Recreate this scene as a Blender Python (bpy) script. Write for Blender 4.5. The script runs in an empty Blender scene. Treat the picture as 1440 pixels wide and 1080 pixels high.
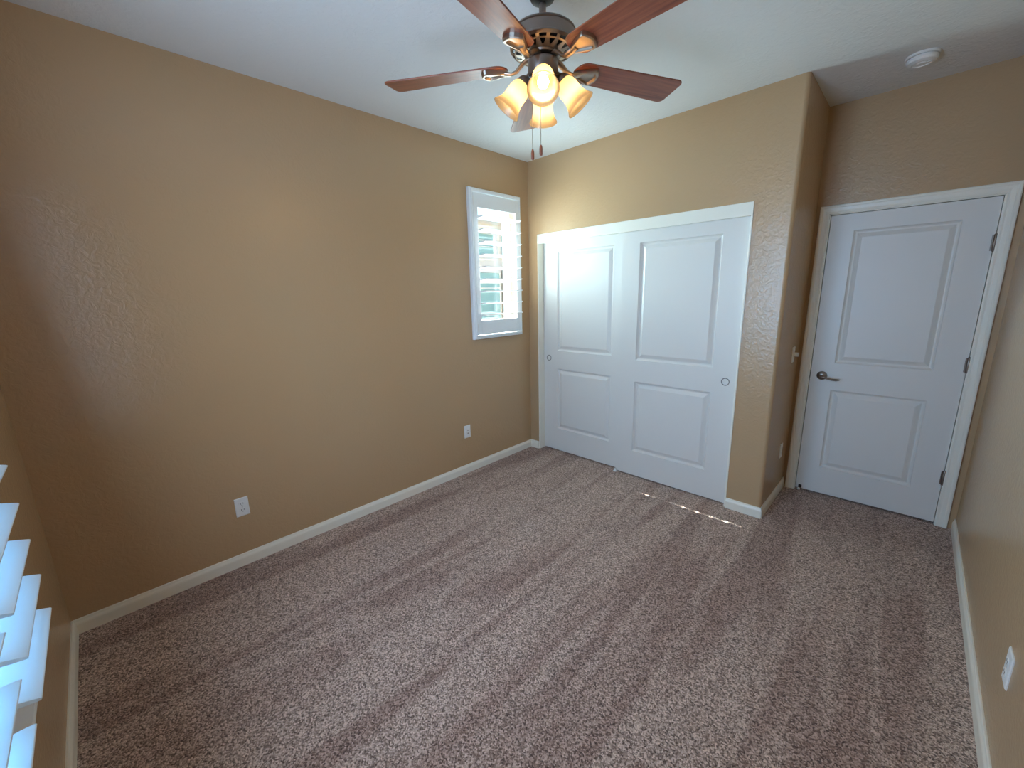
import bpy, bmesh, math, random
from mathutils import Vector, Matrix
random.seed(7)
S = bpy.context.scene
COL = S.collection
R = math.radians
PI = math.pi

# ------------------------------------------------------------------ camera
F_PX, W_PX = 576.0, 1440.0
yaw, pitch, roll = 0.7772, -0.216, -0.0244
fwd = Vector((-math.sin(yaw) * math.cos(pitch), math.cos(yaw) * math.cos(pitch), math.sin(pitch)))
rgt = Vector((math.cos(yaw), math.sin(yaw), 0))
upv = rgt.cross(fwd)
rgt2 = math.cos(roll) * rgt + math.sin(roll) * upv
up2 = -math.sin(roll) * rgt + math.cos(roll) * upv
cam = bpy.data.cameras.new('camera')
cam.sensor_width = 36.0
cam.lens = 36.0 * F_PX / W_PX
cam.clip_start = 0.02
camo = bpy.data.objects.new('camera', cam)
COL.objects.link(camo)
camo.matrix_world = Matrix(((rgt2.x, up2.x, -fwd.x, 2.732), (rgt2.y, up2.y, -fwd.y, -3.0463), (rgt2.z, up2.z, -fwd.z, 1.5697), (0, 0, 0, 1)))
S.camera = camo

# ------------------------------------------------------------------ light
S.view_settings.view_transform = 'Standard'
S.view_settings.look = 'None'
S.view_settings.gamma = 1.0
S.view_settings.use_curve_mapping = False
S.view_settings.exposure = 0.0
S.cycles.max_bounces = 12
S.cycles.diffuse_bounces = 8
S.cycles.transparent_max_bounces = 16
S.cycles.sample_clamp_indirect = 6.0
S.cycles.caustics_reflective = False
S.cycles.caustics_refractive = False

wd = bpy.data.worlds.new('sky')
S.world = wd
wd.use_nodes = True
nt = wd.node_tree
bg = nt.nodes['Background']
sky = nt.nodes.new('ShaderNodeTexSky')
sky.sky_type = 'NISHITA'
sky.sun_disc = False
sky.sun_elevation = R(46)
sky.sun_rotation = R(-90)
nt.links.new(sky.outputs[0], bg.inputs[0])
bg.inputs[1].default_value = 0.30

sun = bpy.data.lights.new('sun', 'SUN')
sun.energy = 120.0
sun.angle = R(0.53)
sun.color = (1.0, 0.98, 0.95)
suno = bpy.data.objects.new('sun', sun)
COL.objects.link(suno)
suno.rotation_euler = Vector((1, 0.005, -1.04)).to_track_quat('-Z', 'Y').to_euler()
suno.location = (-6, 0, 8)


def area(name, loc, direction, sx, sy, energy, color):
    l = bpy.data.lights.new(name, 'AREA')
    l.shape = 'RECTANGLE'
    l.size, l.size_y = sx, sy
    l.energy = energy
    l.color = color
    o = bpy.data.objects.new(name, l)
    COL.objects.link(o)
    o.location = loc
    o.rotation_euler = Vector(direction).to_track_quat('-Z', 'Z').to_euler()
    return o


# added area lamps for window daylight: some outside the glass, others inside the louvers
area('window_daylight', (-1.40, -0.50, 1.70), (1, 0.0, 0.05), 1.1, 1.4, 170.0, (0.62, 0.88, 1.0))
area('window_daylight', (0.13, -0.44, 1.81), (1, 0.0, 0.0), 0.42, 0.90, 5.0, (0.60, 0.90, 1.0))  # added on the room side of the louvers to brighten the room
area('window_daylight', (0.22, -0.44, 1.85), (0.62, 0.0, 0.78), 0.42, 0.28, 4.8, (0.60, 0.90, 1.0))  # added, aimed up: stands in for sun bounced off the slats
area('window_daylight', (1.60, -4.25, 1.90), (0, 1, -0.15), 1.8, 2.2, 150.0, (0.10, 0.48, 1.0))
area('window_daylight', (1.61, -3.200, 1.52), (0, 1, 0.10), 0.84, 1.50, 36.0, (0.56, 0.74, 1.0))  # added inside the shutters, lifts the room without overlighting the slats
BULB_STRENGTH = 170.0


# ------------------------------------------------------------------ materials
def new_mat(name):
    m = bpy.data.materials.new(name)
    m.use_nodes = True
    return m, m.node_tree, m.node_tree.nodes['Principled BSDF']


def srgb(r, g, b):
    f = lambda c: (c / 255 / 12.92) if c / 255 <= 0.04045 else ((c / 255 + 0.055) / 1.055) ** 2.4
    return (f(r), f(g), f(b), 1)


def simple(name, col, rough=0.5, metal=0.0, spec=0.5, coat=0.0, var=0.0):
    m, t, b = new_mat(name)
    b.inputs['Base Color'].default_value = col
    b.inputs['Roughness'].default_value = rough
    b.inputs['Metallic'].default_value = metal
    b.inputs['Specular IOR Level'].default_value = spec
    b.inputs['Coat Weight'].default_value = coat
    tc = t.nodes.new('ShaderNodeTexCoord')
    n = t.nodes.new('ShaderNodeTexNoise')
    n.inputs['Scale'].default_value = 60
    t.links.new(tc.outputs['Object'], n.inputs['Vector'])
    mr = t.nodes.new('ShaderNodeMapRange')
    mr.inputs['To Min'].default_value = max(0.02, rough - 0.05)
    mr.inputs['To Max'].default_value = min(1, rough + 0.05)
    t.links.new(n.outputs['Fac'], mr.inputs['Value'])
    t.links.new(mr.outputs['Result'], b.inputs['Roughness'])
    return m


def plaster(name, col, rough, scale, strength, spec=0.5):
    """painted, hand-troweled drywall: soft islands of texture over a fine orange peel"""
    m, t, b = new_mat(name)
    N, L = t.nodes.new, t.links.new
    tc = N('ShaderNodeTexCoord')
    n1 = N('ShaderNodeTexNoise'); n1.inputs['Scale'].default_value = scale; n1.inputs['Detail'].default_value = 4; n1.inputs['Distortion'].default_value = 1.2
    n2 = N('ShaderNodeTexNoise'); n2.inputs['Scale'].default_value = scale * 4.5; n2.inputs['Detail'].default_value = 2
    L(tc.outputs['Object'], n1.inputs['Vector']); L(tc.outputs['Object'], n2.inputs['Vector'])
    ramp = N('ShaderNodeValToRGB')
    ramp.color_ramp.elements[0].position = 0.36; ramp.color_ramp.elements[1].position = 0.72
    L(n1.outputs['Fac'], ramp.inputs['Fac'])
    mx = N('ShaderNodeMath'); mx.operation = 'MULTIPLY_ADD'; mx.inputs[1].default_value = 0.38
    L(n2.outputs['Fac'], mx.inputs[0]); L(ramp.outputs['Color'], mx.inputs[2])
    bp = N('ShaderNodeBump'); bp.inputs['Strength'].default_value = strength; bp.inputs['Distance'].default_value = 0.004
    L(mx.outputs[0], bp.inputs['Height']); L(bp.outputs['Normal'], b.inputs['Normal'])
    n3 = N('ShaderNodeTexNoise'); n3.inputs['Scale'].default_value = 1.3; n3.inputs['Detail'].default_value = 2
    L(tc.outputs['Object'], n3.inputs['Vector'])
    mix = N('ShaderNodeMix'); mix.data_type = 'RGBA'
    mix.inputs['A'].default_value = tuple(c * 0.97 for c in col[:3]) + (1,)
    mix.inputs['B'].default_value = tuple(min(1, c * 1.03) for c in col[:3]) + (1,)
    L(n3.outputs['Fac'], mix.inputs['Factor']); L(mix.outputs['Result'], b.inputs['Base Color'])
    b.inputs['Roughness'].default_value = rough
    b.inputs['Specular IOR Level'].default_value = spec
    return m


def carpet_mat():
    m, t, b = new_mat('carpet_pile')
    N, L = t.nodes.new, t.links.new
    tc = N('ShaderNodeTexCoord')
    vo = N('ShaderNodeTexVoronoi'); vo.inputs['Scale'].default_value = 190
    nz = N('ShaderNodeTexNoise'); nz.inputs['Scale'].default_value = 260; nz.inputs['Detail'].default_value = 3
    L(tc.outputs['Object'], vo.inputs['Vector']); L(tc.outputs['Object'], nz.inputs['Vector'])
    sep = N('ShaderNodeSeparateColor'); L(vo.outputs['Color'], sep.inputs['Color'])
    a = N('ShaderNodeMath'); a.operation = 'MULTIPLY_ADD'; a.inputs[1].default_value = 0.55
    L(sep.outputs[0], a.inputs[0])
    a2 = N('ShaderNodeMath'); a2.operation = 'MULTIPLY'; a2.inputs[1].default_value = 0.45
    L(nz.outputs['Fac'], a2.inputs[0]); L(a2.outputs[0], a.inputs[2])
    ramp = N('ShaderNodeValToRGB')
    e = ramp.color_ramp.elements
    e[0].position = 0.20; e[0].color = srgb(90, 70, 63)
    e[1].position = 0.78; e[1].color = srgb(238, 212, 196)
    k = e.new(0.48); k.color = srgb(176, 149, 134)
    L(a.outputs[0], ramp.inputs['Fac'])
    # vacuum tracks: the nap brushed this way and that in long strokes down the room
    mp = N('ShaderNodeMapping'); mp.inputs['Scale'].default_value = (5.0, 0.50, 1); mp.inputs['Rotation'].default_value = (0, 0, R(6))
    L(tc.outputs['Object'], mp.inputs['Vector'])
    st = N('ShaderNodeTexNoise'); st.inputs['Scale'].default_value = 1.0; st.inputs['Detail'].default_value = 2.2; st.inputs['Distortion'].default_value = 1.1
    L(mp.outputs[0], st.inputs['Vector'])
    sr = N('ShaderNodeValToRGB')
    sr.color_ramp.elements[0].position = 0.40; sr.color_ramp.elements[0].color = (0.75, 0.685, 0.68, 1)
    sr.color_ramp.elements[1].position = 0.56; sr.color_ramp.elements[1].color = (1.0, 1.0, 1.0, 1)
    L(st.outputs['Fac'], sr.inputs['Fac'])
    mul = N('ShaderNodeMix'); mul.data_type = 'RGBA'; mul.blend_type = 'MULTIPLY'; mul.inputs['Factor'].default_value = 1
    L(ramp.outputs['Color'], mul.inputs['A']); L(sr.outputs['Color'], mul.inputs['B'])
    L(mul.outputs['Result'], b.inputs['Base Color'])
    h = N('ShaderNodeMath'); h.operation = 'MULTIPLY_ADD'; h.inputs[1].default_value = -1.0
    L(vo.outputs['Distance'], h.inputs[0]); L(nz.outputs['Fac'], h.inputs[2])
    bp = N('ShaderNodeBump'); bp.inputs['Strength'].default_value = 0.8; bp.inputs['Distance'].default_value = 0.006
    L(h.outputs[0], bp.inputs['Height']); L(bp.outputs['Normal'], b.inputs['Normal'])
    b.inputs['Roughness'].default_value = 1.0
    b.inputs['Specular IOR Level'].default_value = 0.05
    b.inputs['Sheen Weight'].default_value = 0.15
    return m


def wood_mat(name, dark, light, rough):
    m, t, b = new_mat(name)
    N, L = t.nodes.new, t.links.new
    tc = N('ShaderNodeTexCoord')
    mp = N('ShaderNodeMapping'); mp.inputs['Scale'].default_value = (2.5, 45, 20)
    L(tc.outputs['Object'], mp.inputs['Vector'])
    n = N('ShaderNodeTexNoise'); n.inputs['Scale'].default_value = 1.6; n.inputs['Detail'].default_value = 6; n.inputs['Distortion'].default_value = 0.6
    L(mp.outputs[0], n.inputs['Vector'])
    r = N('ShaderNodeValToRGB')
    r.color_ramp.elements[0].position = 0.3; r.color_ramp.elements[0].color = dark
    r.color_ramp.elements[1].position = 0.75; r.color_ramp.elements[1].color = light
    L(n.outputs['Fac'], r.inputs['Fac']); L(r.outputs['Color'], b.inputs['Base Color'])
    b.inputs['Roughness'].default_value = rough
    b.inputs['Specular IOR Level'].default_value = 0.5
    return m


def glass_mat(name, tint=(0.93, 0.98, 0.98, 1), refl=0.06):
    m = bpy.data.materials.new(name); m.use_nodes = True
    t = m.node_tree; t.nodes.clear()
    N, L = t.nodes.new, t.links.new
    out = N('ShaderNodeOutputMaterial'); tr = N('ShaderNodeBsdfTransparent'); gl = N('ShaderNodeBsdfGlossy'); mx = N('ShaderNodeMixShader')
    tr.inputs[0].default_value = tint; gl.inputs['Roughness'].default_value = 0.02
    mx.inputs[0].default_value = refl
    L(tr.outputs[0], mx.inputs[1]); L(gl.outputs[0], mx.inputs[2]); L(mx.outputs[0], out.inputs[0])
    return m


def shade_mat():
    """frosted amber glass: light passes and scatters"""
    m = bpy.data.materials.new('frosted_amber_glass'); m.use_nodes = True
    t = m.node_tree; t.nodes.clear()
    N, L = t.nodes.new, t.links.new
    out = N('ShaderNodeOutputMaterial')
    tl = N('ShaderNodeBsdfTranslucent'); tl.inputs[0].default_value = (0.150, 0.126, 0.088, 1)
    df = N('ShaderNodeBsdfDiffuse'); df.inputs[0].default_value = (0.200, 0.175, 0.130, 1)
    gl = N('ShaderNodeBsdfGlossy'); gl.inputs['Roughness'].default_value = 0.25
    tc = N('ShaderNodeTexCoord'); nz = N('ShaderNodeTexNoise'); nz.inputs['Scale'].default_value = 25; nz.inputs['Detail'].default_value = 4
    L(tc.outputs['Object'], nz.inputs['Vector'])
    mr = N('ShaderNodeMapRange'); mr.inputs['To Min'].default_value = 0.25; mr.inputs['To Max'].default_value = 0.45
    L(nz.outputs['Fac'], mr.inputs['Value'])
    m1 = N('ShaderNodeMixShader'); L(mr.outputs['Result'], m1.inputs[0])
    L(tl.outputs[0], m1.inputs[1]); L(df.outputs[0], m1.inputs[2])
    m2 = N('ShaderNodeMixShader'); m2.inputs[0].default_value = 0.05
    L(m1.outputs[0], m2.inputs[1]); L(gl.outputs[0], m2.inputs[2]); L(m2.outputs[0], out.inputs[0])
    return m


def emit_mat(name, col, strength):
    m = bpy.data.materials.new(name); m.use_nodes = True
    t = m.node_tree; t.nodes.clear()
    out = t.nodes.new('ShaderNodeOutputMaterial'); e = t.nodes.new('ShaderNodeEmission')
    e.inputs[0].default_value = col; e.inputs[1].default_value = strength
    t.links.new(e.outputs[0], out.inputs[0])
    return m


M = {}
M['wall'] = plaster('tan_wall_paint', srgb(184, 152, 115), 0.25, 30, 0.21, 0.5)
M['ceiling'] = plaster('white_ceiling_paint', srgb(219, 218, 215), 0.8, 26, 0.35, 0.2)
M['carpet'] = carpet_mat()
M['trim'] = simple('white_trim_paint', srgb(237, 230, 214), 0.35)
M['door'] = simple('white_door_paint', srgb(222, 217, 209), 0.40)
M['shutter'] = simple('white_shutter_paint', srgb(236, 238, 238), 0.35)
M['plastic'] = simple('white_plastic', srgb(232, 230, 226), 0.35)
M['dark'] = simple('dark_slot', srgb(30, 28, 26), 0.6)
M['nickel'] = simple('brushed_nickel', srgb(178, 162, 146), 0.33, 1.0)
M['chrome'] = simple('polished_chrome', srgb(205, 205, 205), 0.12, 1.0)
M['pewter'] = simple('dark_nickel', srgb(140, 126, 116), 0.34, 1.0)
M['dull_nickel'] = simple('dull_nickel', srgb(118, 112, 106), 0.42, 0.85)
M['black'] = simple('black_metal', srgb(22, 21, 21), 0.4)
M['blade'] = wood_mat('cherry_blade_wood', srgb(110, 54, 37), srgb(156, 88, 58), 0.32)
M['shade'] = shade_mat()
M['bulb'] = emit_mat('lit_bulb', (1.0, 0.62, 0.27, 1), BULB_STRENGTH)
M['glass'] = glass_mat('window_glass')
M['vinyl'] = simple('white_vinyl', srgb(235, 237, 237), 0.45)
M['stucco'] = plaster('white_stucco', srgb(240, 240, 238), 0.9, 40, 0.4, 0.1)
M['pane'] = simple('blue_grey_pane', srgb(138, 188, 198), 0.25)
M['gravel'] = plaster('pale_gravel', srgb(158, 162, 164), 1.0, 30, 0.6, 0.1)
M['rubber'] = simple('white_rubber', srgb(225, 220, 210), 0.6)


# ------------------------------------------------------------------ mesh helpers
class MB:
    def __init__(self):
        self.bm = bmesh.new()

    def box(self, x0, x1, y0, y1, z0, z1, bevel=0.0, seg=2):
        r = bmesh.ops.create_cube(self.bm, size=1.0)
        for v in r['verts']:
            v.co = Vector(((x0 + x1) / 2 + v.co.x * (x1 - x0), (y0 + y1) / 2 + v.co.y * (y1 - y0), (z0 + z1) / 2 + v.co.z * (z1 - z0)))
        if bevel:
            es = list({e for v in r['verts'] for e in v.link_edges})
            bmesh.ops.bevel(self.bm, geom=es, offset=bevel, segments=seg, affect='EDGES', profile=0.5)
        return self

    def face(self, pts):
        vs = [self.bm.verts.new(p) for p in pts]
        self.bm.faces.new(vs)
        return self

    def rings(self, rings, closed=True, cap0=False, cap1=False):
        """bridge a list of equal-length loops"""
        vv = [[self.bm.verts.new(p) for p in r] for r in rings]
        n = len(vv[0])
        for a, b in zip(vv[:-1], vv[1:]):
            for i in range(n if closed else n - 1):
                j = (i + 1) % n
                self.bm.faces.new((a[i], a[j], b[j], b[i]))
        if cap0: self.bm.faces.new(list(reversed(vv[0])))
        if cap1: self.bm.faces.new(vv[-1])
        return self

    def lathe(self, prof, origin=(0, 0, 0), axis=(0, 0, 1), seg=32, cap0=True, cap1=True):
        """prof: (radius, height along axis)"""
        ax = Vector(axis).normalized()
        q = ax.to_track_quat('Z', 'Y')
        o = Vector(origin)
        rr = []
        for r, h in prof:
            rr.append([o + q @ Vector((max(r, 1e-5) * math.cos(2 * PI * i / seg), max(r, 1e-5) * math.sin(2 * PI * i / seg), h)) for i in range(seg)])
        return self.rings(rr, True, cap0, cap1)

    def tube(self, pts, rad, seg=12, flat=1.0):
        pts = [Vector(p) for p in pts]
        rads = rad if isinstance(rad, (list, tuple)) else [rad] * len(pts)
        rr = []
        for i, p in enumerate(pts):
            d = (pts[min(i + 1, len(pts) - 1)] - pts[max(i - 1, 0)]).normalized()
            side = d.cross(Vector((0, 0, 1)))
            if side.length < 1e-4: side = Vector((1, 0, 0))
            side.normalize(); u = side.cross(d)
            rr.append([p + rads[i] * (math.cos(2 * PI * k / seg) * side + flat * math.sin(2 * PI * k / seg) * u) for k in range(seg)])
        return self.rings(rr, True, True, True)

    def prism(self, outline, z0, z1, bevel=0.0, xf=None):
        a = [Vector((x, y, z0)) for x, y in outline]
        b = [Vector((x, y, z1)) for x, y in outline]
        if xf: a = [xf @ p for p in a]; b = [xf @ p for p in b]
        return self.rings([a, b], True, True, True)

    def build(self, name, mat, parent=None, loc=None, smooth=False, bevel=0.0, angle=40):
        bm = self.bm
        bmesh.ops.recalc_face_normals(bm, faces=bm.faces)
        me = bpy.data.meshes.new(name)
        bm.to_mesh(me); bm.free()
        me.materials.append(mat)
        if smooth:
            me.polygons.foreach_set('use_smooth', [True] * len(me.polygons))
            try: me.set_sharp_from_angle(angle=R(angle))
            except Exception: pass
        o = bpy.data.objects.new(name, me)
        COL.objects.link(o)
        if parent is not None: o.parent = parent
        if loc is not None: o.location = loc
        if bevel:
            b = o.modifiers.new('bevel', 'BEVEL'); b.width = bevel; b.segments = 2; b.limit_method = 'ANGLE'; b.angle_limit = R(40)
        return o


def tag(o, label=None, cat=None, group=None, kind=None):
    if label: o['label'] = label
    if cat: o['category'] = cat
    if group: o['group'] = group
    if kind: o['kind'] = kind
    return o


def empty(name, loc, rz=0.0):
    o = bpy.data.objects.new(name, None)
    o.empty_display_size = 0.1
    COL.objects.link(o)
    o.location = loc
    o.rotation_euler = (0, 0, rz)
    return o


def struct(o):
    o['kind'] = 'structure'
    return o


def grid_wall(mb, u, v, holes, emit):
    """cells of a wall sheet minus its holes; emit(u0,u1,v0,v1) adds the solid"""
    us = sorted(set(list(u) + [h for q in holes for h in q[:2]]))
    vs = sorted(set(list(v) + [h for q in holes for h in q[2:]]))
    for a, b in zip(us[:-1], us[1:]):
        for c, d in zip(vs[:-1], vs[1:]):
            cu, cv = (a + b) / 2, (c + d) / 2
            if any(h[0] < cu < h[1] and h[2] < cv < h[3] for h in holes): continue
            emit(a, b, c, d)


# ------------------------------------------------------------------ dimensions (metres)
H, L_, C, D, W, BH, BT = 2.744, 3.3495, 2.132, 0.667, 3.092, 0.0755, 0.014
T = 0.15
WL = (-0.715, -0.166, 1.212, 2.398)      # hole of the small window: y0, y1, z0, z1
WN = (1.135, 2.090, 0.575, 2.378)        # hole of the wide window: x0, x1, z0, z1
XL, XR, HZ0, HZ1 = 0.1115, 1.9095, 2.020, 2.103   # closet opening
DL, DR = 2.2204, 2.9962                  # entry door slab

# ------------------------------------------------------------------ setting
struct(MB().box(-T, W + T, -L_ - T, D + T, -0.12, 0.0).build('floor', M['carpet']))
struct(MB().box(-T, W + T, -L_ - T, D + T, H, H + 0.12).build('ceiling', M['ceiling']))

mb = MB()
grid_wall(mb, (-L_ - T, D + T), (0, H), [WL], lambda a, b, c, d: mb.box(-T, 0, a, b, c, d))
struct(mb.build('wall_left', M['wall']))
mb = MB()
grid_wall(mb, (0, W), (0, H), [WN], lambda a, b, c, d: mb.box(a, b, -L_ - T, -L_, c, d))
struct(mb.build('wall_near', M['wall']))
struct(MB().box(W, W + T, -L_ - T, D + T, 0, H).build('wall_right', M['wall']))
mb = MB()
RB = 0.022
grid_wall(mb, (0, C - RB), (0, H), [(XL, XR, -1, HZ1)], lambda a, b, c, d: mb.box(a, b, 0, 0.11, max(c, 0), d))
# rounded drywall corner at the end of the closet wall
arc = [(C - RB + RB * math.sin(t * PI / 20), RB - RB * math.cos(t * PI / 20)) for t in range(11)]
mb.prism([(C - RB, 0.11)] + arc + [(C, 0.11)], 0, H)
struct(mb.build('wall_closet', M['wall'], smooth=True, angle=30))
struct(MB().box(C - 0.11, C, 0.11, D, 0, H).build('wall_closet_side', M['wall']))
mb = MB()
DO = (DL - 0.022, DR + 0.022, -1, 2.067)
grid_wall(mb, (0, W), (0, H), [DO], lambda a, b, c, d: mb.box(a, b, D, D + T, max(c, 0), d))
mb.box(DO[0] - 0.02, DO[1] + 0.02, D + 0.10, D + T, 0, 2.10)
struct(mb.build('wall_door', M['wall']))


# baseboards: profile (out, z)
BP = [(0, 0), (BT, 0), (BT, 0.050), (0.0125, 0.057), (0.0085, 0.066), (0.0070, 0.0735), (0.0050, BH), (0, BH)]


def baseboard(name, p0, p1, out, m0=0, m1=0):
    """run from p0 to p1 along the wall, out = unit vector into the room; m = mitre (+1 outside corner, -1 inside)"""
    p0, p1, out = Vector((*p0, 0)), Vector((*p1, 0)), Vector((*out, 0))
    d = (p1 - p0).normalized()
    ra = [p0 + out * o + Vector((0, 0, z)) - d * o * m0 for o, z in BP]
    rb = [p1 + out * o + Vector((0, 0, z)) + d * o * m1 for o, z in BP]
    return struct(MB().rings([ra, rb], True, True, True).build(name, M['trim']))


baseboard('baseboard_left', (0, -L_), (0, 0), (1, 0), -1, -1)
baseboard('baseboard_near', (0, -L_), (W, -L_), (0, 1), -1, -1)
baseboard('baseboard_closet_left', (0, 0), (XL - 0.002, 0), (0, -1), -1, 0)
baseboard('baseboard_closet_right', (XR + 0.001, 0), (C - 0.004, 0), (0, -1), 0, 1)
baseboard('baseboard_closet_side', (C, 0.004), (C, D), (1, 0), 1, -1)
baseboard('baseboard_right', (W, -L_), (W, D), (-1, 0), -1, -1)

# closet opening: painted jambs and a header fascia
mb = MB()
mb.box(XL, XL + 0.012, -0.004, 0.112, 0, HZ0 + 0.01, 0.002)
mb.box(XR - 0.012, XR, -0.004, 0.112, 0, HZ0 + 0.01, 0.002)
mb.box(XL, XR, 0.016, 0.112, HZ0 + 0.03, HZ1)
struct(mb.build('trim_closet_jamb', M['trim']))
struct(MB().box(XL, XR, -0.006, 0.016, HZ0, HZ1, 0.0025).build('trim_closet_header', M['trim']))

# entry door casing (moulded profile, mitred) and jamb
CP = [(0, 0), (0, 0.011), (0.006, 0.013), (0.014, 0.012), (0.020, 0.014), (0.036, 0.0155), (0.042, 0.019), (0.052, 0.019), (0.057, 0.016), (0.057, 0)]


def casing(x0, x1, z1, y):
    mb = MB()
    r = []
    for k, (x, z) in enumerate(((x0, 0), (x0, z1), (x1, z1), (x1, 0))):
        sx = -1 if k < 2 else 1
        sz = 0 if k in (0, 3) else 1
        r.append([Vector((x + sx * o, y - d, z + sz * o)) for o, d in CP])
    return mb.rings(r, True, True, True).build('trim_door_casing', M['trim'])


struct(casing(DL - 0.009, DR + 0.006, 2.0545, D))
mb = MB()
mb.box(DL - 0.022, DL - 0.004, D - 0.001, D + 0.10, 0, 2.067)
mb.box(DR + 0.003, DR + 0.022, D - 0.001, D + 0.10, 0, 2.067)
mb.box(DL - 0.022, DR + 0.022, D - 0.001, D + 0.10, 2.049, 2.067)
mb.box(DL - 0.004, DL + 0.010, D + 0.045, D + 0.10, 0, 2.06)
struct(mb.build('trim_door_jamb', M['trim']))


# ------------------------------------------------------------------ panelled doors
MOULD = [(0.0, 0.0), (0.005, 0.009), (0.013, 0.0160), (0.020, 0.0165), (0.034, 0.0085), (0.048, 0.0020)]


def panel_slab(name, w, h, t, px, pz, parent, mat):
    """front face looks to -y at y=0; px = (x0,x1) of the panels, pz = [(z0,z1), ...] bottom up"""
    mb = MB()
    xs = [0, px[0], px[1], w]
    zs = [0] + [z for q in pz for z in q] + [h]
    for i in range(3):
        for j in range(len(zs) - 1):
            x0, x1, z0, z1 = xs[i], xs[i + 1], zs[j], zs[j + 1]
            if i == 1 and (z0, z1) in pz:
                rr = []
                for ins, dep in MOULD:
                    rr.append([Vector((x0 + ins, dep, z0 + ins)), Vector((x1 - ins, dep, z0 + ins)), Vector((x1 - ins, dep, z1 - ins)), Vector((x0 + ins, dep, z1 - ins))])
                mb.rings(rr, True, False, True)
            else:
                mb.face([(x0, 0, z0), (x1, 0, z0), (x1, 0, z1), (x0, 0, z1)])
    mb.face([(0, t, 0), (0, t, h), (w, t, h), (w, t, 0)])
    mb.face([(0, 0, 0), (0, 0, h), (0, t, h), (0, t, 0)])
    mb.face([(w, 0, 0), (w, t, 0), (w, t, h), (w, 0, h)])
    mb.face([(0, 0, h), (w, 0, h), (w, t, h), (0, t, h)])
    mb.face([(0, 0, 0), (0, t, 0), (w, t, 0), (w, 0, 0)])
    bmesh.ops.remove_doubles(mb.bm, verts=mb.bm.verts, dist=1e-5)
    return mb.build(name, mat, parent)


def finger_pull(parent, x, z):
    prof = [(0.0, 0.010), (0.019, 0.010), (0.021, 0.002), (0.024, -0.0025), (0.0275, -0.0025), (0.0285, 0.001)]
    return MB().lathe(prof, (x, 0, z), (0, 1, 0), 32, True, False).build('finger_pull', M['dull_nickel'], parent, smooth=True)


# sliding closet doors
d2 = struct(empty('door_2', (0.126, 0.072, 0.012)))
tag(d2, 'white two panel sliding closet door set behind, next to the shuttered window', 'door')
panel_slab('door_slab', 0.910, 2.05, 0.034, (0.163, 0.755), [(0.228, 0.836), (1.013, 1.931)], d2, M['door'])
finger_pull(d2, 0.062, 0.936)
d3 = struct(empty('door_3', (0.980, 0.028, 0.012)))
tag(d3, 'white two panel sliding closet door in front, next to the wall corner', 'door')
panel_slab('door_slab', 0.914, 2.05, 0.034, (0.152, 0.752), [(0.219, 0.825), (1.007, 1.921)], d3, M['door'])
finger_pull(d3, 0.845, 0.915)
g = empty('floor_guide', (0.985, 0.020, 0))
tag(g, 'tiny white plastic floor guide on the carpet where the two closet doors overlap', 'door guide')
MB().box(-0.016, 0.016, -0.012, 0.020, 0, 0.008, 0.002).build('guide_base', M['plastic'], g)
MB().box(-0.012, 0.012, -0.008, 0.001, 0.008, 0.030, 0.002).build('guide_fin', M['plastic'], g)

# entry door
d1 = struct(empty('door_1', (DL, D + 0.004, 0.015)))
tag(d1, 'white two panel entry door with a lever handle, shut, in the alcove', 'door')
panel_slab('door_slab', DR - DL, 2.030, 0.035, (0.133, 0.634), [(0.207, 0.812), (1.012, 1.921)], d1, M['door'])
lv = MB().lathe([(0.0, 0.016), (0.012, 0.016), (0.020, 0.012), (0.031, 0.007), (0.0325, 0.0)], (0.070, 0, 0.912), (0, -1, 0), 32, True, True).build('lever_rose', M['pewter'], d1, smooth=True)
pts = [(0.070, -0.010, 0.912), (0.070, -0.045, 0.912), (0.075, -0.055, 0.912), (0.090, -0.059, 0.910), (0.110, -0.058, 0.903), (0.135, -0.055, 0.897), (0.160, -0.052, 0.896), (0.180, -0.050, 0.899)]
MB().tube(pts, [0.010, 0.010, 0.010, 0.0095, 0.0085, 0.009, 0.0095, 0.005], 14, 0.8).build('lever_handle', M['pewter'], d1, smooth=True)
for z in (0.317, 1.062, 1.778):
    mb = MB()
    mb.lathe([(0.0, -0.052), (0.004, -0.050), (0.0075, -0.045), (0.0075, 0.045), (0.004, 0.050), (0.0, 0.052)], (DR - DL + 0.002, -0.006, z), (0, 0, 1), 16, False, False)
    mb.box(DR - DL - 0.012, DR - DL + 0.014, -0.0015, 0.002, z - 0.045, z + 0.045)
    mb.build('hinge', M['pewter'], d1, smooth=True)
mb = MB()
mb.box(-0.0035, -0.0002, 0.004, 0.030, 0.890, 0.945)
mb.build('strike_plate', M['black'], d1)
ds = MB()
ds.box(0.018, 0.040, -0.006, 0.0005, 0.004, 0.030, 0.002)
ds.tube([(0.029, -0.004, 0.018), (0.027, -0.028, 0.014)], 0.006, 10)
ds = ds.build('door_stop', M['black'], d1)
ds['label'] = 'small black door stop with a white tip'
MB().lathe([(0.0, 0.008), (0.008, 0.006), (0.0105, 0.0), (0.008, -0.006), (0.0, -0.008)], (0.0265, -0.034, 0.006), (0, -1, -0.3), 16).build('rubber_tip', M['rubber'], ds, smooth=True)


# ------------------------------------------------------------------ windows and shutters
class Face:
    """local (u along the wall, w into the room, z) to world"""
    def __init__(self, side): self.side = side
    def p(self, u, w, z): return (w, u, z) if self.side == 'left' else (u, -L_ + w, z)
    def box(self, mb, u0, u1, w0, w1, z0, z1, bevel=0.0):
        if self.side == 'left': return mb.box(w0, w1, u0, u1, z0, z1, bevel)
        return mb.box(u0, u1, -L_ + w0, -L_ + w1, z0, z1, bevel)


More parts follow.
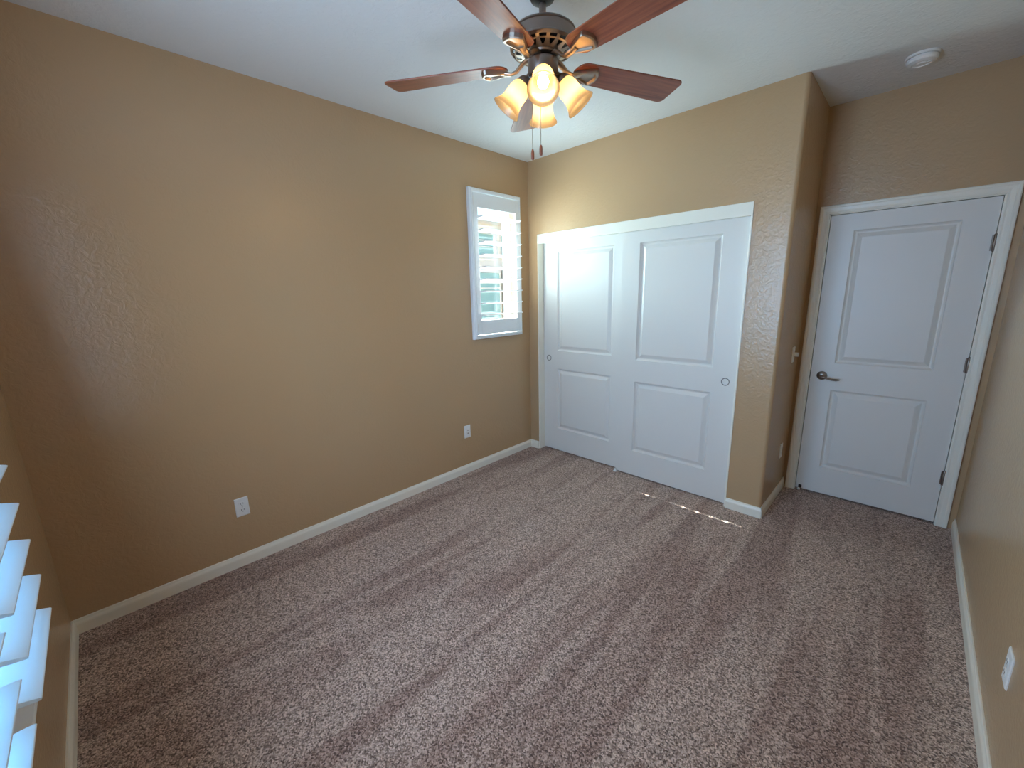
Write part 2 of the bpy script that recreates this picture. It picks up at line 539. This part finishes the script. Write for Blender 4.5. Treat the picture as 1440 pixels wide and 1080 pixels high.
def window(n, fc, hole, label):
    u0, u1, z0, z1 = hole
    root = struct(empty('window_%d' % n, fc.p((u0 + u1) / 2, -T, z0)))
    inv = Matrix.Translation(-Vector(root.location))
    def put(mb, name, mat):
        mb.bm.transform(inv)
        return mb.build(name, mat, root)
    root['label'] = label
    mb = MB()
    f = 0.038
    for a, b, c, d in ((u0 - 0.01, u0 + f, z0, z1), (u1 - f, u1 + 0.01, z0, z1), (u0, u1, z0 - 0.01, z0 + f), (u0, u1, z1 - f, z1 + 0.01)):
        fc.box(mb, a, b, -0.145, -0.085, c, d)
    um = (z0 + z1) / 2 - 0.11
    fc.box(mb, u0, u1, -0.138, -0.095, um - 0.017, um + 0.017)
    put(mb, 'window_frame', M['vinyl'])
    mb = MB(); fc.box(mb, u0 + f - 0.004, u1 - f + 0.004, -0.120, -0.115, z0 + f - 0.004, z1 - f + 0.004)
    put(mb, 'glass', M['glass'])
    return root


def shutter_frame(name, fc, u0, u1, z0, z1, t, label):
    """stepped moulding that stands on the wall round the panels, t = face width"""
    prof = [(0, -0.02), (0, 0.028), (0.005, 0.034), (0.012, 0.034), (0.016, 0.040), (t - 0.003, 0.040), (t, 0.036), (t, -0.02)]
    mb = MB()
    rr = []
    for (u, z, su, sz) in ((u0, z0, 1, 1), (u1, z0, -1, 1), (u1, z1, -1, -1), (u0, z1, 1, -1)):
        rr.append([Vector(fc.p(u + su * o, max(w, 0.0005), z + sz * o)) for o, w in prof])
    rr.append(rr[0])
    mb.rings(rr)
    bmesh.ops.remove_doubles(mb.bm, verts=mb.bm.verts, dist=1e-5)
    return struct(mb.build(name, M['shutter']))


def shutter_panel(fc, pu0, pu1, pz0, pz1, ou0, ou1, oz0, oz1, wc, slats, tilt, label, group, notch=None, hinge_u=None, hinges=()):
    root = empty('plantation_shutter', fc.p(pu0, 0.012, pz0))
    tag(root, label, 'shutter', group)
    inv = Matrix.Translation(-Vector(root.location))
    def put(mb, name, mat, **k):
        mb.bm.transform(inv)
        return mb.build(name, mat, root, **k)
    a, b = 0.012, 0.040
    mb = MB(); fc.box(mb, pu0, ou0, a, b, pz0, pz1, 0.002); put(mb, 'stile', M['shutter'])
    mb = MB(); fc.box(mb, ou1, pu1, a, b, pz0, pz1, 0.002); put(mb, 'stile', M['shutter'])
    mb = MB(); fc.box(mb, ou0, ou1, a, b, oz1, pz1, 0.0015); put(mb, 'rail', M['shutter'])
    mb = MB(); fc.box(mb, ou0, ou1, a, b, pz0, oz0, 0.0015); put(mb, 'rail', M['shutter'])
    hw, ht = 0.0565, 0.0055
    n = 20
    half = [(hw, 0.0), (hw - 0.001, 0.0020), (hw - 0.004, 0.0030), (0.036, 0.0046), (0.018, 0.0054), (0.0, 0.0056)]
    ell = half + [(-x, y) for x, y in reversed(half[:-1])] + [(-x, -y) for x, y in half[1:]] + [(x, -y) for x, y in reversed(half[1:-1])]
    ct, sn = math.cos(R(tilt)), math.sin(R(tilt))
    for k, z in enumerate(slats):
        mb = MB()
        e0, e1 = ou0 + 0.0003, ou1 - 0.0005
        nt_ = (notch or {}).get(k, 0.0)
        def ring(u): return [Vector(fc.p(u, wc + x * ct, z + x * sn + y)) if False else Vector(fc.p(u, wc + x * ct - y * sn, z + x * sn + y * ct)) for x, y in ell]
        if nt_:
            # end notch shaped to let dashes of sun through onto the carpet
            def part(u, lo, hi):
                return [Vector(fc.p(u, wc + x * ct - y * sn, z + x * sn + y * ct)) for x, y in [(lo, -ht * 0.8), (hi, -ht * 0.8), (hi, ht * 0.8), (lo, ht * 0.8)]]
            cut0 = 0.006 if k in (4, 6) else 0.0
            mb.rings([ring(e0 + cut0), ring(e1 - 0.006)], True, True, True)
            ends = [(e1 - 0.008, e1, nt_)]
            if cut0: ends.append((e0, e0 + 0.008, 0.004))
            for u0_, u1_, q in ends:
                mb.rings([part(u0_, -0.0562, -q), part(u1_, -0.0562, -q)], True, True, True)
                mb.rings([part(u0_, q, 0.0562), part(u1_, q, 0.0562)], True, True, True)
        else:
            mb.rings([ring(e0), ring(e1)], True, True, True)
        put(mb, 'louver', M['shutter'], smooth=True)
    for hz in hinges:
        mb = MB(); fc.box(mb, hinge_u - 0.006, hinge_u + 0.004, 0.040, 0.0435, hz - 0.035, hz + 0.035, 0.001)
        put(mb, 'hinge', M['plastic'])
    return root


fl, fn = Face('left'), Face('near')
window(1, fl, WL, 'small window in the long tan wall')
window(2, fn, WN, 'wide window in the wall beside the camera')
shutter_frame('trim_window_small', fl, -0.743, -0.139, 1.190, 2.421, 0.033, '')
ls = [1.398 + 0.0998 * k for k in range(9)]
shutter_panel(fl, -0.708, -0.174, 1.2280, 2.3830, -0.662, -0.214, 1.352, 2.272, 0.056, ls, 5.0,
              'white louvered shutter in the small window beside the closet', None,
              notch={0: 0.014, 1: 0.008, 2: 0.003, 3: 0.014, 4: 0.016, 5: 0.010, 6: 0.014}, hinge_u=-0.709, hinges=(1.29, 1.82, 2.32))
shutter_frame('trim_window_wide', fn, 1.120, 2.105, 0.530, 2.421, 0.034, '')
ns = [0.8045 + 0.1003 * k for k in range(15)]
shutter_panel(fn, 1.1555, 1.6110, 0.566, 2.3840, 1.203, 1.565, 0.738, 2.275, 0.054, ns, -14.0,
              'white shutter panel nearer the room corner, louvers sloping down, in the wide window', 'shutter panels of the wide window')
shutter_panel(fn, 1.6135, 2.0690, 0.566, 2.3840, 1.660, 2.022, 0.738, 2.275, 0.054, ns, 5.0,
              'white shutter panel cut by the left picture edge, nearest the camera', 'shutter panels of the wide window')


# ------------------------------------------------------------------ wall plates
def plate(name, loc, rz, w=0.070, h=0.1145):
    root = empty(name, loc, rz)     # local: plate faces -y, wall plane at y=0
    mb = MB()
    rr = []
    for ins, y in ((0.0, 0.0), (0.0, -0.003), (0.003, -0.0055), (0.006, -0.006)):
        rr.append([Vector((sx * (w / 2 - ins), y, sz * (h / 2 - ins))) for sx, sz in ((-1, -1), (1, -1), (1, 1), (-1, 1))])
    mb.rings(rr, True, True, True).build('cover_plate', M['plastic'], root)
    return root


def duplex(root):
    for s in (-1, 1):
        mb = MB()
        out = []
        for k in range(24):
            a = 2 * PI * k / 24
            out.append((0.0172 * math.cos(a), max(-0.0135, min(0.0135, 0.0172 * math.sin(a)))))
        cz = s * 0.0195
        mb.rings([[Vector((x, -0.0055, cz + z)) for x, z in out], [Vector((x, -0.0082, cz + z)) for x, z in out]], True, True, True)
        rc = mb.build('receptacle', M['plastic'], root)
        mb = MB()
        mb.box(-0.0078, -0.0054, -0.0087, -0.0060, cz - 0.001, cz + 0.008)
        mb.box(0.0054, 0.0078, -0.0087, -0.0060, cz, cz + 0.007)
        mb.lathe([(0.0026, 0.0), (0.0026, 0.0027)], (0, -0.0060, cz - 0.0065), (0, -1, 0), 12)
        mb.build('slot', M['dark'], rc)
    MB().lathe([(0.0028, 0.0), (0.0022, 0.0015)], (0, -0.0055, 0), (0, -1, 0), 12).build('screw', M['chrome'], root)


def decora(root, split):
    MB().box(-0.0165, 0.0165, -0.0090, -0.0050, -0.0335, 0.0335, 0.0015).build('insert', M['plastic'], root)
    for s in (-1, 1):
        MB().lathe([(0.0055, 0.0), (0.0055, 0.003), (0.003, 0.003), (0.003, 0.001)], (0, -0.0085, s * 0.014), (0, -1, 0), 16).build('jack', M['dark'] if False else M['chrome'], root)


o = plate('electrical_outlet', (0.0, -2.592, 0.3695), R(90)); duplex(o)
tag(o, 'white duplex outlet low on the long tan wall, below the warm lamp reflection', 'outlet')
o = plate('electrical_outlet', (W, -1.195, 0.3720), R(-90)); duplex(o)
tag(o, 'white outlet low on the wall opposite the shuttered window, above its baseboard', 'outlet')
o = plate('electrical_outlet', (C, 0.437, 0.3670), R(90)); duplex(o)
tag(o, 'white outlet low in the alcove beside the entry door, under the light switch', 'outlet')
o = plate('wall_plate', (0.0, -0.853, 0.3830), R(90)); decora(o, True)
tag(o, 'white wall plate with a rectangular insert low under the small window', 'wall plate')
o = plate('light_switch', (C, 0.454, 1.0950), R(90))
tag(o, 'white light switch with a jutting knob on the closet side wall by the entry door', 'switch')
MB().box(-0.006, 0.006, -0.012, -0.005, -0.012, 0.012, 0.001).build('switch_collar', M['plastic'], o)
mb = MB(); mb.box(0.004, 0.028, -0.034, -0.006, -0.013, 0.015, 0.004); mb.build('knob', M['plastic'], o)

# ------------------------------------------------------------------ smoke detector
sd = empty('smoke_detector', (2.575, 0.252, H))
tag(sd, 'round white smoke detector on the alcove ceiling above the entry door', 'smoke detector')
MB().lathe([(0.0, 0), (0.070, 0), (0.070, -0.008), (0.067, -0.011), (0.0, -0.011)], seg=48, cap0=True, cap1=True).build('mounting_base', M['plastic'], sd, smooth=True)
MB().lathe([(0.0, -0.011), (0.055, -0.011), (0.055, -0.016), (0.064, -0.0165), (0.064, -0.026), (0.058, -0.034), (0.040, -0.040), (0.038, -0.036), (0.020, -0.036), (0.018, -0.042), (0.0, -0.043)], seg=48).build('cover', M['plastic'], sd, smooth=True, angle=30)
MB().lathe([(0.0, -0.0365), (0.0085, -0.0365), (0.0085, -0.041), (0.0, -0.0415)], (0.028, 0.0, 0.0), (0, 0, 1), 20).build('test_button', M['plastic'], sd, smooth=True)

# ------------------------------------------------------------------ ceiling fan
HX, HY = 1.550, -1.628
fan = empty('ceiling_fan', (HX, HY, H))
tag(fan, 'five blade cherry wood ceiling fan with four lit amber glass lamp shades', 'ceiling fan')
Z = lambda z: z - H
MB().lathe([(0.0, 0), (0.066, 0), (0.066, -0.016), (0.070, -0.030), (0.068, -0.050), (0.060, -0.064), (0.056, -0.072), (0.050, -0.072), (0.050, -0.060), (0.0, -0.060)], seg=48).build('canopy', M['plastic'], fan, smooth=True, angle=35)
MB().lathe([(0.0, -0.055), (0.044, -0.060), (0.048, -0.070), (0.044, -0.082), (0.024, -0.094), (0.0, -0.096)], seg=28).build('hanger_ball', M['black'], fan, smooth=True)
MB().lathe([(0.0135, -0.09), (0.0135, Z(2.560))], seg=20).build('downrod', M['pewter'], fan, smooth=True)
MB().lathe([(0.0, Z(2.600)), (0.022, Z(2.600)), (0.026, Z(2.594)), (0.027, Z(2.580)), (0.040, Z(2.572)), (0.090, Z(2.564)), (0.116, Z(2.557)), (0.126, Z(2.549)), (0.128, Z(2.544)), (0.125, Z(2.541)), (0.125, Z(2.507)), (0.128, Z(2.505)), (0.128, Z(2.500)), (0.120, Z(2.500)), (0.0, Z(2.506))], seg=64).build('motor_housing', M['pewter'], fan, smooth=True, angle=35)
# vented bowl under the motor: two rings of radial openings
mb = MB()
NW = 18
zr = [(0.127, Z(2.501)), (0.119, Z(2.493)), (0.110, Z(2.4875)), (0.104, Z(2.4850)), (0.082, Z(2.4780)), (0.074, Z(2.4760)), (0.060, Z(2.4740))]
def vr(r, z, a): return Vector((r * math.cos(a), r * math.sin(a), z))
for k in range(NW):
    a0 = 2 * PI * k / NW; da = 2 * PI / NW
    def band(r0, z0, r1, z1, f00, f01, f10, f11):
        mb.face([vr(r0, z0, a0 + da * f00), vr(r0, z0, a0 + da * f01), vr(r1, z1, a0 + da * f11), vr(r1, z1, a0 + da * f10)])
    for i in range(len(zr) - 1):
        (r0, z0), (r1, z1) = zr[i], zr[i + 1]
        if i == 1:
            band(r0, z0, r1, z1, 0, .16, 0, .16); band(r0, z0, r1, z1, .84, 1, .84, 1)
        elif i == 3:
            band(r0, z0, r1, z1, 0, .18, 0, .38); band(r0, z0, r1, z1, .82, 1, .62, 1)
        else:
            for q in range(3): band(r0, z0, r1, z1, q / 3, (q + 1) / 3, q / 3, (q + 1) / 3)
bmesh.ops.remove_doubles(mb.bm, verts=mb.bm.verts, dist=1e-5)
vs_ = mb.build('vented_bowl', M['nickel'], fan)
so = vs_.modifiers.new('thick', 'SOLIDIFY'); so.thickness = 0.0025; so.offset = 0
MB().lathe([(0.0, Z(2.4995)), (0.118, Z(2.4990)), (0.095, Z(2.4960)), (0.0, Z(2.4960))], seg=32).build('motor_core', M['black'], fan, smooth=True)
MB().lathe([(0.0, Z(2.480)), (0.066, Z(2.4775)), (0.070, Z(2.473)), (0.066, Z(2.467)), (0.034, Z(2.465)), (0.034, Z(2.455)), (0.0, Z(2.455))], seg=40).build('flywheel', M['pewter'], fan, smooth=True, angle=30)
MB().lathe([(0.0, Z(2.461)), (0.053, Z(2.461)), (0.059, Z(2.456)), (0.059, Z(2.410)), (0.055, Z(2.404)), (0.0, Z(2.404))], seg=40).build('switch_housing', M['pewter'], fan, smooth=True)
MB().lathe([(0.0, Z(2.405)), (0.046, Z(2.405)), (0.050, Z(2.399)), (0.044, Z(2.384)), (0.030, Z(2.366)), (0.014, Z(2.350)), (0.012, Z(2.340)), (0.016, Z(2.334)), (0.010, Z(2.326)), (0.0, Z(2.324))], seg=36).build('light_fitter', M['pewter'], fan, smooth=True)

BZ = Z(2.447)


def blade_outline():
    r0, r1, w0, w1, rc = 0.142, 0.657, 0.056, 0.074, 0.026
    pts = []
    for k in range(13):                       # rounded root
        a = PI / 2 + PI * k / 12
        pts.append((r0 + 0.045 + 0.045 * math.cos(a), w0 * math.sin(a)))
    for k in range(7):
        a = -PI / 2 + PI / 2 * k / 6
        pts.append((r1 - rc + rc * math.cos(a), -w1 + rc + rc * math.sin(a)))
    for k in range(7):
        a = PI / 2 * k / 6
        pts.append((r1 - rc + rc * math.cos(a), w1 - rc + rc * math.sin(a)))
    return pts


def shield(s):
    base = [(-0.052, 0.010), (-0.034, 0.019), (-0.004, 0.032), (0.026, 0.043), (0.034, 0.042), (0.042, 0.032), (0.050, 0.016), (0.053, 0.0)]
    o = [(x * s, y * s) for x, y in base]
    return o + [(x, -y) for x, y in reversed(o[:-1])]


for k in range(5):
    th = R(139.4 - 72 * k)
    b = MB().prism(blade_outline(), -0.003, 0.003).build('blade', M['blade'], fan, bevel=0.0015)
    b.matrix_local = Matrix.Translation((0, 0, BZ)) @ Matrix.Rotation(th, 4, 'Z') @ Matrix.Rotation(R(-10), 4, 'X')
    mb = MB()
    c0 = 0.198
    xf = Matrix.Translation((c0, 0, 0))
    o1 = [xf @ Vector((x, y, -0.003)) for x, y in shield(1.0)]
    o2 = [xf @ Vector((x, y, -0.015)) for x, y in shield(0.98)]
    o3 = [xf @ Vector((x, y, -0.019)) for x, y in shield(0.91)]
    o4 = [xf @ Vector((x, y, -0.019)) for x, y in shield(0.78)]
    o5 = [xf @ Vector((x, y, -0.011)) for x, y in shield(0.70)]
    mb.rings([o1, o2, o3, o4, o5], True, True, True)
    plate_ = mb.build('bracket_plate', M['nickel'], b)
    mb = MB()
    mb.tube([(0.050, 0, 0.022), (0.070, 0, 0.018), (0.090, 0, 0.004), (0.108, 0, -0.012), (0.126, 0, -0.018), (0.148, 0, -0.014), (0.170, 0, -0.010)], [0.015, 0.015, 0.013, 0.012, 0.013, 0.015, 0.012], 14, 0.55)
    arm = mb.build('blade_arm', M['nickel'], b, smooth=True)

# four lamp arms, shades and bulbs
for k in range(4):
    th = R(310 + 90 * k)
    dirh = Vector((math.cos(th), math.sin(th), 0))
    ax = (dirh * math.sin(R(40)) + Vector((0, 0, -1)) * math.cos(R(40))).normalized()
    neck = dirh * 0.073 + Vector((0, 0, Z(2.388)))
    a0 = dirh * 0.034 + Vector((0, 0, Z(2.394)))
    mb = MB()
    mb.tube([a0, a0 + dirh * 0.014 + Vector((0, 0, 0.012)), a0 + dirh * 0.026 + Vector((0, 0, 0.016)), neck - ax * 0.020, neck - ax * 0.004], [0.010, 0.009, 0.0095, 0.012, 0.016], 14)
    arm = mb.build('lamp_arm', M['pewter'], fan, smooth=True)
    MB().lathe([(0.0, -0.022), (0.014, -0.021), (0.024, -0.012), (0.030, 0.002), (0.031, 0.008), (0.0, 0.008)], neck, ax, 28).build('shade_cup', M['pewter'], arm, smooth=True)
    prof = [(0.026, 0.004), (0.033, 0.010), (0.039, 0.020), (0.0425, 0.034), (0.043, 0.048), (0.0425, 0.062), (0.043, 0.076), (0.046, 0.090), (0.051, 0.103), (0.058, 0.115), (0.062, 0.121), (0.0625, 0.1235), (0.0605, 0.1225)]
    prof = [(r * 0.96, 0.002 + h * 0.95) for r, h in prof]
    sh = MB().lathe(prof, neck, ax, 44, False, False).build('lamp_shade', M['shade'], fan, smooth=True, angle=80)
    MB().lathe([(0.0, 0.034), (0.009, 0.036), (0.013, 0.042), (0.0195, 0.058), (0.021, 0.070), (0.0185, 0.082), (0.011, 0.091), (0.0, 0.094)], neck, ax, 24, False, False).build('bulb', M['bulb'], sh, smooth=True, angle=80)

for (dx, dy, zb) in ((-0.030, -0.033, 2.104), (0.010, -0.028, 2.112)):
    ch = MB().tube([(dx, dy, Z(2.405)), (dx, dy, Z(zb + 0.038))], 0.0012, 8).build('pull_chain', M['nickel'], fan)
    MB().lathe([(0.0, 0.040), (0.003, 0.040), (0.0055, 0.034), (0.0065, 0.026), (0.0065, 0.006), (0.005, 0.001), (0.0, 0.0)], (dx, dy, Z(zb)), (0, 0, 1), 16, False, False).build('chain_fob', M['blade'], ch, smooth=True)

# ------------------------------------------------------------------ outside the small window
nh = empty('neighbor_house', (-3.6, 3.0, -0.3))
tag(nh, 'white stucco house with grey blue panes seen between the louvers of the small window', 'house')
MB().box(-0.3, 0, -5, 7, 0, 3.24).build('facade', M['stucco'], nh)
mb = MB(); mb.box(-0.6, 0.22, -5.2, 7.2, 3.24, 3.33); mb.build('eave', M['vinyl'], nh)


def house_window(y0, y1, z0, z1, bars):
    f = MB()
    f.box(-0.02, 0.05, y0 - 0.05, y0, z0 - 0.05, z1 + 0.05); f.box(-0.02, 0.05, y1, y1 + 0.05, z0 - 0.05, z1 + 0.05)
    f.box(-0.02, 0.05, y0, y1, z0 - 0.05, z0); f.box(-0.02, 0.05, y0, y1, z1, z1 + 0.05)
    for z in bars: f.box(0.0, 0.03, y0, y1, z - 0.012, z + 0.012)
    f = f.build('house_window', M['vinyl'], nh)
    MB().box(0.005, 0.015, y0, y1, z0, z1).build('pane', M['pane'], f)


house_window(-0.75, -0.07, 2.62, 3.04, (2.80, 2.92))
house_window(0.13, 0.31, 2.66, 3.04, (2.86,))
house_window(-0.75, 0.08, 1.10, 2.30, (2.0, 2.1))
house_window(0.15, 0.31, 1.10, 2.30, ())
house_window(1.2, 2.2, 1.1, 2.3, (1.7,))
gr = MB().box(-14, -T - 0.001, -12, 12, -0.42, -0.30).build('ground', M['gravel'])
gr['kind'] = 'structure'
